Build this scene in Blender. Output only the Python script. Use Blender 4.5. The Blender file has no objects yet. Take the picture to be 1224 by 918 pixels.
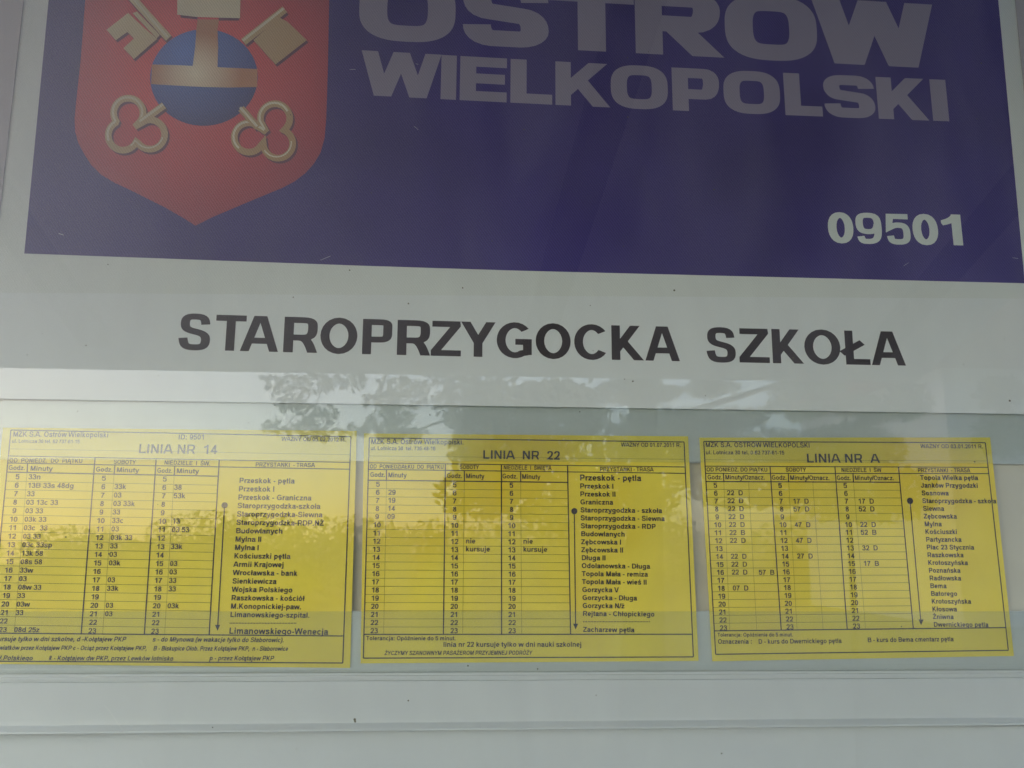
import bpy, bmesh, math, random
from mathutils import Vector, Matrix
from mathutils.geometry import delaunay_2d_cdt
R = math.radians
SC = bpy.context.scene
COL = SC.collection
rnd = random.Random(7)

# ------------------------------------------------------------------ camera
PITCH, YAW, FPX, W, H = R(10.34), R(5.05), 1070.0, 1224.0, 918.0
CAM = Vector((0, -0.8, 1.5))
cd = bpy.data.cameras.new('camera'); cam = bpy.data.objects.new('camera', cd); COL.objects.link(cam)
cam.location = CAM; cam.rotation_euler = (math.pi/2 + PITCH, 0, -YAW)
cd.sensor_width = 36; cd.lens = 36*FPX/W; cd.clip_start = .01; cd.clip_end = 500
cd.dof.use_dof = True; cd.dof.focus_distance = .84; cd.dof.aperture_fstop = 21   # a phone's tiny aperture
SC.camera = cam
SC.cycles.use_denoising = True
CR = cam.rotation_euler.to_matrix()

# ------------------------------------------------------------------ sky, sun, exposure
SUN_EL, SUN_AZ = R(34), R(214)            # azimuth clockwise from +Y: high behind the viewer, veiled by cloud
wd = bpy.data.worlds.new('World'); SC.world = wd; wd.use_nodes = True
nt = wd.node_tree; bg = nt.nodes['Background']
sky = nt.nodes.new('ShaderNodeTexSky'); sky.sky_type = 'NISHITA'; sky.sun_disc = False
sky.sun_elevation = SUN_EL; sky.sun_rotation = SUN_AZ
sky.air_density = 1.0; sky.dust_density = 1.6; sky.ozone_density = 1.0
nt.links.new(sky.outputs[0], bg.inputs[0]); bg.inputs[1].default_value = 0.10
sl = bpy.data.lights.new('sun', 'SUN'); sl.energy = 0.5; sl.angle = R(24); sl.color = (1, .96, .9)
sun = bpy.data.objects.new('sun', sl); COL.objects.link(sun)
sd = Vector((math.sin(SUN_AZ)*math.cos(SUN_EL), math.cos(SUN_AZ)*math.cos(SUN_EL), math.sin(SUN_EL)))
sun.rotation_euler = sd.to_track_quat('Z', 'Y').to_euler()
SC.view_settings.view_transform = 'Standard'; SC.view_settings.look = 'None'
SC.view_settings.gamma = 1; SC.view_settings.exposure = 2.0

# ------------------------------------------------------------------ helpers
def ray(px, py):
    return CR @ Vector(((px-W/2)/FPX, -(py-H/2)/FPX, -1))
def P(px, py, y=0.0):                     # the point of the case's plane at depth y
    d = ray(px, py); return CAM + d*((y-CAM.y)/d.y)
GY = -0.033                               # front face of the glass
def Q(px, py, dist):                      # the point in front of the case, dist metres out, that the glass mirrors
    d = ray(px, py); g = CAM + d*((GY-CAM.y)/d.y)
    return g + Vector((d.x, -d.y, d.z))*((dist+GY)/d.y)

def tag(o, label=None, cat=None, group=None, kind=None):
    for k, v in (('label', label), ('category', cat), ('group', group), ('kind', kind)):
        if v: o[k] = v
    return o
def empty(name, loc=(0, 0, 0)):
    o = bpy.data.objects.new(name, None); COL.objects.link(o); o.location = loc; o.empty_display_size = .1
    bpy.context.view_layer.update(); return o
def link(name, bm, mat, parent=None, smooth=False):
    me = bpy.data.meshes.new(name); bm.to_mesh(me); bm.free()
    for m in (mat if isinstance(mat, list) else [mat]): me.materials.append(m)
    if smooth:
        for p in me.polygons: p.use_smooth = True
    o = bpy.data.objects.new(name, me); COL.objects.link(o)
    if parent:
        o.parent = parent; o.matrix_parent_inverse = Matrix.Translation(-world_loc(parent))
    return o
def world_loc(o):
    v = o.matrix_basis.translation.copy()
    if o.parent: v = o.matrix_parent_inverse.translation + v + world_loc(o.parent)
    return v
def slab(bm, quad, y0, y1):               # quad: four pixels; a plate from depth y0 (front) to y1 (back)
    f = [bm.verts.new(P(*q, y0)) for q in quad]
    b = [bm.verts.new(v.co + Vector((0, y1-y0, 0))) for v in f]
    bm.faces.new(f[::-1]); bm.faces.new(b)
    for i in range(4):
        j = (i+1) % 4; bm.faces.new((f[i], f[j], b[j], b[i]))
def box(bm, lo, hi):
    r = bmesh.ops.create_cube(bm, size=1)['verts']
    lo, hi = Vector(lo), Vector(hi)
    for v in r: v.co = Vector([lo[i]+(hi[i]-lo[i])*(v.co[i]+.5) for i in range(3)])
    return r
def tube(bm, a, b, r0, r1, n=6):
    a, b = Vector(a), Vector(b); z = (b-a).normalized(); x = z.orthogonal().normalized(); y = z.cross(x)
    ra = [bm.verts.new(a+(x*math.cos(t*2*math.pi/n)+y*math.sin(t*2*math.pi/n))*r0) for t in range(n)]
    rb = [bm.verts.new(b+(x*math.cos(t*2*math.pi/n)+y*math.sin(t*2*math.pi/n))*r1) for t in range(n)]
    for i in range(n): bm.faces.new((ra[i], ra[(i+1) % n], rb[(i+1) % n], rb[i]))
    bm.faces.new(ra[::-1]); bm.faces.new(rb)

# ------------------------------------------------------------------ materials
def mat(name, col, rough=.6, spec=.3, noise=None, bump=None):
    m = bpy.data.materials.new(name); m.use_nodes = True; n = m.node_tree.nodes; l = m.node_tree.links
    b = n['Principled BSDF']; b.inputs['Base Color'].default_value = (*col, 1)
    b.inputs['Roughness'].default_value = rough; b.inputs['Specular IOR Level'].default_value = spec
    tc = n.new('ShaderNodeTexCoord')
    if noise:                              # (scale, amount) : the mottling of the material's own colour
        t = n.new('ShaderNodeTexNoise'); t.inputs['Scale'].default_value = noise[0]; t.inputs['Detail'].default_value = 5
        l.new(tc.outputs['Object'], t.inputs['Vector'])
        mr = n.new('ShaderNodeMapRange'); mr.inputs[1].default_value = .3; mr.inputs[2].default_value = .7
        mr.inputs[3].default_value = 1-noise[1]; mr.inputs[4].default_value = 1+noise[1]
        l.new(t.outputs[0], mr.inputs[0])
        mx = n.new('ShaderNodeVectorMath'); mx.operation = 'SCALE'; mx.inputs[0].default_value = col
        l.new(mr.outputs[0], mx.inputs['Scale']); l.new(mx.outputs[0], b.inputs['Base Color'])
    if bump:
        t = n.new('ShaderNodeTexNoise'); t.inputs['Scale'].default_value = bump[0]; t.inputs['Detail'].default_value = 3
        l.new(tc.outputs['Object'], t.inputs['Vector'])
        bp = n.new('ShaderNodeBump'); bp.inputs['Strength'].default_value = bump[1]; bp.inputs['Distance'].default_value = .002
        l.new(t.outputs[0], bp.inputs['Height']); l.new(bp.outputs[0], b.inputs['Normal'])
    return m
def screen_print(m, amt=.12, col2=None, grad=None, period=.0022, ang=35):
    """ink laid down as a fine diagonal screen; grad = (z0, z1) blends col at z1 to col2 at z0 (the printed picture's own colours)"""
    n = m.node_tree.nodes; l = m.node_tree.links; b = n['Principled BSDF']; tc = n.new('ShaderNodeTexCoord')
    base = b.inputs['Base Color'].default_value[:3]; src = b.inputs['Base Color'].links[0].from_socket if b.inputs['Base Color'].links else None
    if grad:
        if isinstance(grad[0], Vector):   # radial: full colour at the point, col2 at the given distance
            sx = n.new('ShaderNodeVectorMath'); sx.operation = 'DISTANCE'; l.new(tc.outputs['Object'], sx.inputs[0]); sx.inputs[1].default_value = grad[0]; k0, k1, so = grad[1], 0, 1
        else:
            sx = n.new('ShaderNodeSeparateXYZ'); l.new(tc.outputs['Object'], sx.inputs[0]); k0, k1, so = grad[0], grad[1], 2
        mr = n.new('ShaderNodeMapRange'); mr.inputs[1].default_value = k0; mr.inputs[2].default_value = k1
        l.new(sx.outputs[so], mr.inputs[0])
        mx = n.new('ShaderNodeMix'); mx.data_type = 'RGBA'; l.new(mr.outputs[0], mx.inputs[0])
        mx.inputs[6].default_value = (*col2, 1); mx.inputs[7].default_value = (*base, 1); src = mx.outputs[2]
    mp = n.new('ShaderNodeMapping'); mp.inputs['Rotation'].default_value = (0, R(ang), 0); l.new(tc.outputs['Object'], mp.inputs[0])
    wv = n.new('ShaderNodeTexWave'); wv.inputs['Scale'].default_value = 2*math.pi/20/period; wv.bands_direction = 'X'
    wv.inputs['Distortion'].default_value = .4; wv.inputs['Detail Scale'].default_value = .4
    l.new(mp.outputs[0], wv.inputs[0])
    mr = n.new('ShaderNodeMapRange'); mr.inputs[3].default_value = 1-amt; mr.inputs[4].default_value = 1+amt
    l.new(wv.outputs['Fac'], mr.inputs[0])
    sc = n.new('ShaderNodeVectorMath'); sc.operation = 'SCALE'
    if src: l.new(src, sc.inputs[0])
    else: sc.inputs[0].default_value = base
    l.new(mr.outputs[0], sc.inputs['Scale']); l.new(sc.outputs[0], b.inputs['Base Color'])
    return m
def clear(name, alpha, col, refl=.04, rough=0.0, dirt=0.0, haze_at=(0, 0, 0)):
    """clear plastic or glass: see-through, mirror by Fresnel, with a share alpha of milky scatter; dirt: patchy grime, and a painted haze of reflected light around a point"""
    m = bpy.data.materials.new(name); m.use_nodes = True; n = m.node_tree.nodes; l = m.node_tree.links
    n.remove(n['Principled BSDF']); out = n['Material Output']
    tr = n.new('ShaderNodeBsdfTransparent'); tr.inputs[0].default_value = (.97, .985, .975, 1)
    df = n.new('ShaderNodeBsdfDiffuse'); df.inputs[0].default_value = (*col, 1)
    gl = n.new('ShaderNodeBsdfGlossy'); gl.inputs['Roughness'].default_value = rough
    lw = n.new('ShaderNodeLayerWeight'); lw.inputs[0].default_value = .5
    pw = n.new('ShaderNodeMath'); pw.operation = 'POWER'; l.new(lw.outputs['Facing'], pw.inputs[0]); pw.inputs[1].default_value = 5
    ma = n.new('ShaderNodeMath'); ma.operation = 'MULTIPLY_ADD'; l.new(pw.outputs[0], ma.inputs[0]); ma.inputs[1].default_value = 1-refl; ma.inputs[2].default_value = refl
    m1 = n.new('ShaderNodeMixShader'); m1.inputs[0].default_value = alpha; l.new(tr.outputs[0], m1.inputs[1]); l.new(df.outputs[0], m1.inputs[2])
    if dirt:
        tc = n.new('ShaderNodeTexCoord'); t = n.new('ShaderNodeTexNoise'); t.inputs['Scale'].default_value = 5; t.inputs['Detail'].default_value = 8; t.inputs['Distortion'].default_value = 1.2
        mp = n.new('ShaderNodeMapping'); mp.inputs['Rotation'].default_value = (0, R(25), 0); mp.inputs['Scale'].default_value = (2.2, 1, .7); l.new(tc.outputs['Object'], mp.inputs[0]); l.new(mp.outputs[0], t.inputs[0])
        sp = n.new('ShaderNodeVectorMath'); sp.operation = 'DISTANCE'; sp.inputs[1].default_value = haze_at; l.new(tc.outputs['Object'], sp.inputs[0])
        fr = n.new('ShaderNodeMapRange'); fr.interpolation_type = 'SMOOTHSTEP'; fr.inputs[1].default_value = .55; fr.inputs[2].default_value = 0; fr.inputs[3].default_value = 0; fr.inputs[4].default_value = .16; l.new(sp.outputs['Value'], fr.inputs[0])  # bright reflected haze painted in as extra scatter, fading with distance
        mr = n.new('ShaderNodeMapRange'); mr.inputs[1].default_value = .35; mr.inputs[2].default_value = .75
        mr.inputs[3].default_value = alpha*(1-dirt); mr.inputs[4].default_value = alpha*(1+dirt); l.new(t.outputs[0], mr.inputs[0]); ad = n.new('ShaderNodeMath'); l.new(mr.outputs[0], ad.inputs[0]); l.new(fr.outputs[0], ad.inputs[1]); l.new(ad.outputs[0], m1.inputs[0])
    m2 = n.new('ShaderNodeMixShader'); l.new(ma.outputs[0], m2.inputs[0]); l.new(m1.outputs[0], m2.inputs[1]); l.new(gl.outputs[0], m2.inputs[2])
    l.new(m2.outputs[0], out.inputs[0]); return m

M = {}
M['panel'] = mat('panel_grey', (.66, .64, .54), .55, .3, (14, .03))
M['white'] = mat('white_plastic', (.61, .65, .655), .32, .5, (9, .02))
M['strip'] = mat('strip_white', (.80, .84, .83), .5, .3, (6, .02), (300, .02))
M['poster'] = screen_print(mat('poster_white', (.76, .80, .76), .5, .3, (8, .02)), .03)
M['frame'] = mat('frame_grey', (.50, .47, .48), .4, .5, (10, .04))
M['navy'] = screen_print(mat('navy_ink', (.060, .046, .21), .5, .3, (5, .20)), .22)
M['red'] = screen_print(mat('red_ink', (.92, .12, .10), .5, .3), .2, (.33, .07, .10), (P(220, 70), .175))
M['lavender'] = screen_print(mat('lavender_ink', (.315, .285, .38), .5, .3), .08)
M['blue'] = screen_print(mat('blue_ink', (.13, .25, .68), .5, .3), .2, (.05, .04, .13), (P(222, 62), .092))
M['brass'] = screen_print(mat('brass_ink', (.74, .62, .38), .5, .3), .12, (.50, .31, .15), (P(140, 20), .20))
M['cream'] = screen_print(mat('cream_ink', (.76, .68, .48), .5, .3), .12)
M['copper'] = screen_print(mat('copper_ink', (.92, .84, .62), .5, .3), .12, (.55, .26, .13), (P(234, 88), .042))
M['brown'] = screen_print(mat('brown_ink', (.17, .06, .09), .5, .3), .12)
M['white_ink'] = mat('white_vinyl', (.74, .80, .76), .5, .3)
M['ink'] = mat('black_ink', (.05, .042, .045), .5, .3)
M['grid'] = mat('faint_ink', (.30, .25, .03), .5, .3)
M['yellow'] = mat('yellow_paper', (.92, .75, .085), .65, .25, (9, .08), (26, .35))
def aged(m, col, scale):                   # paper gone amber in soft patches
    n = m.node_tree.nodes; l = m.node_tree.links; b = n['Principled BSDF']; src = b.inputs['Base Color'].links[0].from_socket
    tc = n.new('ShaderNodeTexCoord'); t = n.new('ShaderNodeTexNoise'); t.inputs['Scale'].default_value = scale; t.inputs['Detail'].default_value = 3; l.new(tc.outputs['Object'], t.inputs[0])
    mr = n.new('ShaderNodeMapRange'); mr.interpolation_type = 'SMOOTHSTEP'; mr.inputs[1].default_value = .48; mr.inputs[2].default_value = .72; mr.inputs[4].default_value = .75; l.new(t.outputs[0], mr.inputs[0])
    mx = n.new('ShaderNodeMix'); mx.data_type = 'RGBA'; l.new(mr.outputs[0], mx.inputs[0]); l.new(src, mx.inputs[6]); mx.inputs[7].default_value = (*col, 1); l.new(mx.outputs[2], b.inputs['Base Color'])
aged(M['yellow'], (.84, .61, .04), 5.5)
M['rail'] = clear('milky_acrylic', .035, (.78, .82, .80), .025, .12)
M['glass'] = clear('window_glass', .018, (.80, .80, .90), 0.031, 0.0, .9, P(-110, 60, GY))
M['dirt'] = mat('dirt', (.12, .12, .08), .9, .1)
M['scuff'] = mat('scuff', (.62, .66, .62), .7, .2)

# ------------------------------------------------------------------ lettering: stroke skeletons swept with an elliptical pen
def bez(p0, p1, p2, p3, n=7):
    o = []
    for i in range(1, n+1):
        t = i/n; u = 1-t
        o.append((u**3*p0[0]+3*u*u*t*p1[0]+3*u*t*t*p2[0]+t**3*p3[0], u**3*p0[1]+3*u*u*t*p1[1]+3*u*t*t*p2[1]+t**3*p3[1]))
    return o
def path(p, *segs, n=7):                  # points are lines, 3-tuples of points are Beziers
    o = [p]
    for s in segs:
        if isinstance(s[0], tuple): o += bez(o[-1], *s, n=n)
        else: o.append(s)
    return o
def ell(cx, cy, rx, ry, a0=0, a1=360, n=24, e=2.0):
    k = max(4, int(n*abs(a1-a0)/360)); o = []
    full = abs(a1-a0) >= 360
    for i in range(k if full else k+1):
        a = R(a0+(a1-a0)*i/k); c, s = math.cos(a), math.sin(a)
        o.append((cx+rx*math.copysign(abs(c)**(2/e), c), cy+ry*math.copysign(abs(s)**(2/e), s)))
    return o
def qc(p, corner, q, n=6, k=.62):          # rounded corner p -> q
    return bez(p, (p[0]+(corner[0]-p[0])*k, p[1]+(corner[1]-p[1])*k), (q[0]+(corner[0]-q[0])*k, q[1]+(corner[1]-q[1])*k), q, n)

ADV = dict(zip('ABCDEFGHIJKLMNOPQRSTUVWXYZ', (722,722,722,722,667,611,778,722,278,556,722,611,833,722,778,667,778,722,667,611,722,667,944,667,667,611)))
ADV.update(dict(zip('abcdefghijklmnopqrstuvwxyz', (556,611,556,611,556,333,611,611,278,278,556,278,889,611,611,611,611,389,556,333,611,556,778,556,556,500))))
ADV.update({c: 556 for c in '0123456789'}); ADV.update({' ': 278, '.': 278, ',': 278, '-': 333, ':': 333, '/': 278, '(': 333, ')': 333})
ACC = {'Ó': 'O', 'Ś': 'S', 'Ż': 'Z', 'Ź': 'Z', 'Ń': 'N', 'Ć': 'C', 'ó': 'o', 'ś': 's', 'ż': 'z', 'ź': 'z', 'ń': 'n', 'ć': 'c', 'ą': 'a', 'ę': 'e', 'Ą': 'A', 'Ę': 'E', 'ł': 'l', 'Ł': 'L'}

def strokes(ch, a, b):
    """(list of (points, closed, clip), advance). a, b: half pen width across / along"""
    C, X = 716, 519; L = 72+a; S = []
    def st(pts, closed=False, clip=None): S.append((pts, closed, clip))
    cap = (-999, 0, 9999, C); xh = (-999, 0, 9999, X)
    if ch in ACC:
        s, w = strokes(ACC[ch], a, b); up = ch.isupper(); base = ACC[ch]
        m = w/2; top = C if up else X
        if ch in 'ŁL' : s = s+[([(0, 230), (430, 470)], False, None)]
        elif ch == 'ł': s = s+[([(10, 270), (270, 450)], False, None)]
        elif ch in 'ąęĄĘ':
            x = w-90 if ch in 'ąĄĘ' else w*.58
            s = s+[(path((x, 10), ((x-70, -50), (x-100, -150), (x+30, -150)), n=4), False, None)]
        elif base in 'Zz' and ch in 'Żż': s = s+[([(m, top+60), (m, top+60+2*b)], False, None)]
        else: s = s+[([(m-30, top+50), (m+55, top+190)], False, None)]
        return s, w
    w = ADV[ch]
    if ch == 'A':
        st([(a-40, -100), (356, 816)], clip=(-999, 0, 9999, C)); st([(722-a+40, -100), (366, 816)], clip=(-999, 0, 9999, C)); st([(170, 215), (552, 215)])
    elif ch == 'B':
        st([(L, 0), (L, C)]); st(path((L, C-b), (370, C-b), ((540, C-b), (590, 600), (590, 540)), ((590, 440), (500, 385), (390, 385)), (L, 385)))
        st(path((390, 385), ((560, 385), (622, 300), (622, 215)), ((622, 110), (540, b), (390, b)), (L, b)))
    elif ch == 'C': st(ell(385, 358, 340-a, 370-b, 40, 322, 30))
    elif ch == 'D': st([(L, 0), (L, C)]); st(path((L, C-b), (330, C-b), ((560, C-b), (684-a, 560), (684-a, 358)), ((684-a, 150), (560, b), (330, b)), (L, b)))
    elif ch == 'E': st([(L, 0), (L, C)]); st([(L, C-b), (604, C-b)]); st([(L, 375), (570, 375)]); st([(L, b), (622, b)])
    elif ch == 'F': st([(L, 0), (L, C)]); st([(L, C-b), (565, C-b)]); st([(L, 365), (520, 365)])
    elif ch == 'G': st(ell(392, 358, 348-a, 370-b, 42, 302, 30)+[(716-a, 110)]); st([(716-a, 60), (716-a, 385)]); st([(400, 385-b), (716, 385-b)])
    elif ch == 'H': st([(L, 0), (L, C)]); st([(650-a, 0), (650-a, C)]); st([(L, 370), (650-a, 370)])
    elif ch == 'I': st([(139, 0), (139, C)])
    elif ch == 'J': st(path((484-a, C), (484-a, 230), ((484-a, 100), (400, b-12), (270, b-12)), ((150, b-12), (25+a, 90), (25+a, 235))))
    elif ch == 'K': st([(L, 0), (L, C)]); st([(L, 190), (680-a, 800)], clip=(L, 0, 9999, C)); st([(270, 420), (700-a+45, -70)], clip=(L, 0, 9999, C))
    elif ch == 'L': st([(L, 0), (L, C)]); st([(L, b), (575, b)])
    elif ch == 'M': st([(L-8, 0), (L-8, C)]); st([(768-a, 0), (768-a, C)]); st([(L, C+90), (416, -60)], clip=cap); st([(760-a, C+90), (416, -60)], clip=cap)
    elif ch == 'N': st([(L, 0), (L, C)]); st([(648-a, 0), (648-a, C)]); st([(L-20, C+60), (668-a, -60)], clip=cap)
    elif ch == 'O': st(ell(389, 358, 347-a, 370-b), True)
    elif ch in 'PR':
        st([(L, 0), (L, C)]); x = 622 if ch == 'P' else 655
        st(path((L, C-b), (390, C-b), ((560, C-b), (x-a, 620), (x-a, 500)), ((x-a, 380), (560, 300), (390, 300)), (L, 300)))
        if ch == 'R': st(path((330, 300), ((470, 300), (510, 210), (680-a, -60))), clip=cap)
    elif ch == 'S':
        st(path((612-a, 510), ((600-a, 620), (500, 728-b), (330, 728-b)), ((190, 728-b), (62+a, 640), (62+a, 525)), ((62+a, 420), (200, 395), (335, 365)),
                ((480, 333), (627-a, 300), (627-a, 205)), ((627-a, 80), (500, b-12), (338, b-12)), ((170, b-12), (60+a, 90), (38+a, 235))))
    elif ch == 'T': st([(305, 0), (305, C-b)]); st([(21, C-b), (590, C-b)])
    elif ch == 'U': st(path((L, C), (L, 270), ((L, 110), (230, b-12), (361, b-12)), ((500, b-12), (650-a, 110), (650-a, 270)), (650-a, C)))
    elif ch == 'V': st([(a-35, C+90), (333, -60)], clip=cap); st([(667-a+35, C+90), (333, -60)], clip=cap)
    elif ch == 'W':
        for x0, x1 in ((a-10, 228), (472, 232), (472, 712), (944-a+10, 716)): st([(x0+(x0-x1)*.1, C+70), (x1+(x1-x0)*.08, -57)], clip=cap)
    elif ch == 'X': st([(a-30, -60), (640-a+40, C+60)], clip=cap); st([(a-20, C+60), (667-a+30, -60)], clip=cap)
    elif ch == 'Y': st([(a-40, C+80), (333, 290)], clip=cap); st([(667-a+40, C+80), (333, 290)], clip=cap); st([(333, 0), (333, 330)])
    elif ch == 'Z': st([(40, C-b), (575, C-b)]); st([(20, b), (590, b)]); st([(60, 40), (535, C-40)], clip=(20, b*.2, 580, C-b*.2))
    elif ch == 'a':
        st(path((48+a, 360), ((60+a, 440), (130, 531-b), (260, 531-b)), ((410, 531-b), (470-a*.6, 470), (470-a*.6, 370)), (470-a*.6, 140), ((470-a*.6, 90), (480, 40), (500, 0))))
        st(path((470-a, 315), ((380, 270), (36+a, 310), (36+a, 150)), ((36+a, 60), (110, b-12), (210, b-12)), ((320, b-12), (440, 60), (470-a, 190))))
    elif ch in 'bpdq':
        x = L-6 if ch in 'bp' else 611-L+6
        st([(x, 0 if ch in 'bd' else -200), (x, C if ch in 'bd' else X)]); st(ell(318 if ch in 'bp' else 293, 260, 258-a, 272-b, n=18), True)
    elif ch == 'c': st(ell(295, 260, 253-a, 272-b, 40, 322, 20))
    elif ch == 'e': st(ell(285, 260, 250-a, 272-b, 0, 318, 20)); st([(60, 250), (525-a*.6, 250)])
    elif ch == 'f': st(path((150, 0), (150, 580), ((150, 690), (210, 728-b), (330, 700-b*.6)))); st([(10, X-b), (310, X-b)])
    elif ch == 'g': st(ell(293, 270, 258-a, 262-b, n=18), True); st(path((545-a, X), (545-a, 20), ((545-a, -100), (450, -215+b), (300, -215+b)), ((170, -215+b), (80, -170), (65+a, -60))))
    elif ch in 'hnmru':
        if ch == 'u': st(path((L-6, X), (L-6, 190), ((L-6, 70), (160, b-12), (260, b-12)), ((400, b-12), (545-a, 80), (545-a, 230)))); st([(545-a, 0), (545-a, X)])
        else:
            st([(L-6, 0), (L-6, C if ch == 'h' else X)])
            if ch == 'r': st(path((L-6, 250), ((L-6, 430), (220, 540-b), (395, 515-b)), n=4))
            elif ch == 'm':
                for x in (L-6, 445): st(path((x, 290), ((x, 440), (x+90, 531-b), (x+150, 531-b)), ((x+260, 531-b), (x+300-a*.4, 460), (x+445-L-30, 350)), (x+445-L-20+26, 0) if x < 300 else (825-a, 0), n=5))
            else: st(path((L-6, 280), ((L-6, 440), (220, 531-b), (330, 531-b)), ((470, 531-b), (545-a, 440), (545-a, 320)), (545-a, 0), n=5))
    elif ch in 'ij':
        st([(139, 590), (139, C)])
        if ch == 'i': st([(139, 0), (139, X)])
        else: st(path((139, X), (139, -80), ((139, -170), (90, -215+b), (-20, -205+b)), n=4))
    elif ch == 'k': st([(L-6, 0), (L-6, C)]); st([(L-6, 150), (520-a, 590)], clip=(L-6, 0, 9999, X)); st([(230, 310), (560-a+30, -60)], clip=(L-6, 0, 9999, X))
    elif ch == 'l': st([(139, 0), (139, C)])
    elif ch == 'o': st(ell(305, 260, 264-a, 272-b, n=18), True)
    elif ch == 's':
        st(path((505-a, 370), ((490-a, 450), (420, 531-b), (275, 531-b)), ((140, 531-b), (50+a, 470), (50+a, 385)), ((50+a, 300), (190, 285), (275, 268)),
                ((400, 245), (520-a, 220), (520-a, 145)), ((520-a, 55), (410, b-12), (280, b-12)), ((140, b-12), (55+a, 50), (35+a, 160)), n=5))
    elif ch == 't': st(path((160, 680), (160, 150), ((160, 60), (200, b-8), (310, b+5)), n=4)); st([(15, X-b), (310, X-b)])
    elif ch == 'v': st([(a-25, X+60), (278, -50)], clip=xh); st([(556-a+25, X+60), (278, -50)], clip=xh)
    elif ch == 'w':
        for x0, x1 in ((a-10, 195), (389, 200), (389, 578), (778-a+10, 583)): st([(x0+(x0-x1)*.1, X+52), (x1+(x1-x0)*.08, -42)], clip=xh)
    elif ch == 'x': st([(a-30, -60), (535-a+40, X+60)], clip=xh); st([(a-20, X+60), (556-a+30, -60)], clip=xh)
    elif ch == 'y': st([(a-25, X+60), (278, 20)], clip=(-99, -999, 999, X)); st(path((556-a+25, X+60), (300, -60), ((260, -180), (200, -215+b), (60, -205+b)), n=4), clip=(-99, -999, 999, X))
    elif ch == 'z': st([(25, X-b), (465, X-b)]); st([(20, b), (475, b)]); st([(50, 40), (435, X-40)], clip=(20, b*.2, 470, X-b*.2))
    elif ch == '0': st(ell(278, 353, 238-a, 365-b, e=2.2), True)
    elif ch == '1': st([(345, 0), (345, 718)]); st(path((350, 690), ((300, 600), (200, 540), (80, 515))), clip=(80, -9, 400, 718))
    elif ch == '2': st(path((42+a, 500), ((50+a, 630), (150, 718-b), (285, 718-b)), ((430, 718-b), (510-a, 630), (510-a, 520)), ((510-a, 400), (400, 330), (300, 235)), ((220, 160), (150, 110), (120, b)))); st([(30, b), (515, b)])
    elif ch == '3':
        st(path((45+a, 530), ((65+a, 650), (150, 718-b), (265, 718-b)), ((400, 718-b), (490-a, 640), (490-a, 540)), ((490-a, 430), (390, 378), (220, 378))))
        st(path((220, 378), ((420, 378), (518-a, 310), (518-a, 205)), ((518-a, 80), (410, b-12), (270, b-12)), ((140, b-12), (50+a, 70), (35+a, 195))))
    elif ch == '4': st([(430-a, 0), (430-a, 716)]); st([(25, 150+b), (535, 150+b)]); st([(60, 150), (400, 716)], clip=(20, 150, 430-a, 716))
    elif ch == '5': st(path((490, 706-b), (120, 706-b), (95, 370), ((170, 440), (250, 460-b*.3), (290, 460-b*.3)), ((430, 460-b*.3), (518-a, 370), (518-a, 235)), ((518-a, 90), (410, b-12), (275, b-12)), ((140, b-12), (55+a, 70), (38+a, 190))))
    elif ch in '69':
        s = path((505-a, 540), ((480-a, 650), (410, 718-b), (295, 718-b)), ((130, 718-b), (35+a, 560), (35+a, 330)), ((35+a, 120), (120, b-12), (280, b-12)),
                 ((420, b-12), (518-a, 90), (518-a, 230)), ((518-a, 370), (420, 455-b*.4), (290, 455-b*.4)), ((170, 455-b*.4), (60+a, 380), (45+a, 250)))
        st(s if ch == '6' else [(556-x, 706-y) for x, y in s])
    elif ch == '7': st([(40, 706-b), (515, 706-b)]); st(path((490-a*.3, 706-b), ((330, 520), (220, 280), (195, 0))), clip=(0, 0, 600, 706))
    elif ch == '8': st(ell(278, 530, 215-a, 188-b, n=18), True); st(ell(278, 200, 240-a, 212-b, n=18), True)
    elif ch == '.': st([(139, 0), (139, 140)])
    elif ch == ',': st([(139, 0), (139, 140)]); st([(150, 40), (100, -130)])
    elif ch == ':': st([(165, 0), (165, 140)]); st([(165, 379), (165, X)])
    elif ch == '-': st([(45, 250), (290, 250)])
    elif ch == '/': st([(20, -10), (258, 726)])
    elif ch == '(': st(path((270, 728), ((60, 500), (60, 30), (270, -200)), n=6))
    elif ch == ')': st(path((60, 728), ((270, 500), (270, 30), (60, -200)), n=6))
    return S, w

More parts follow.
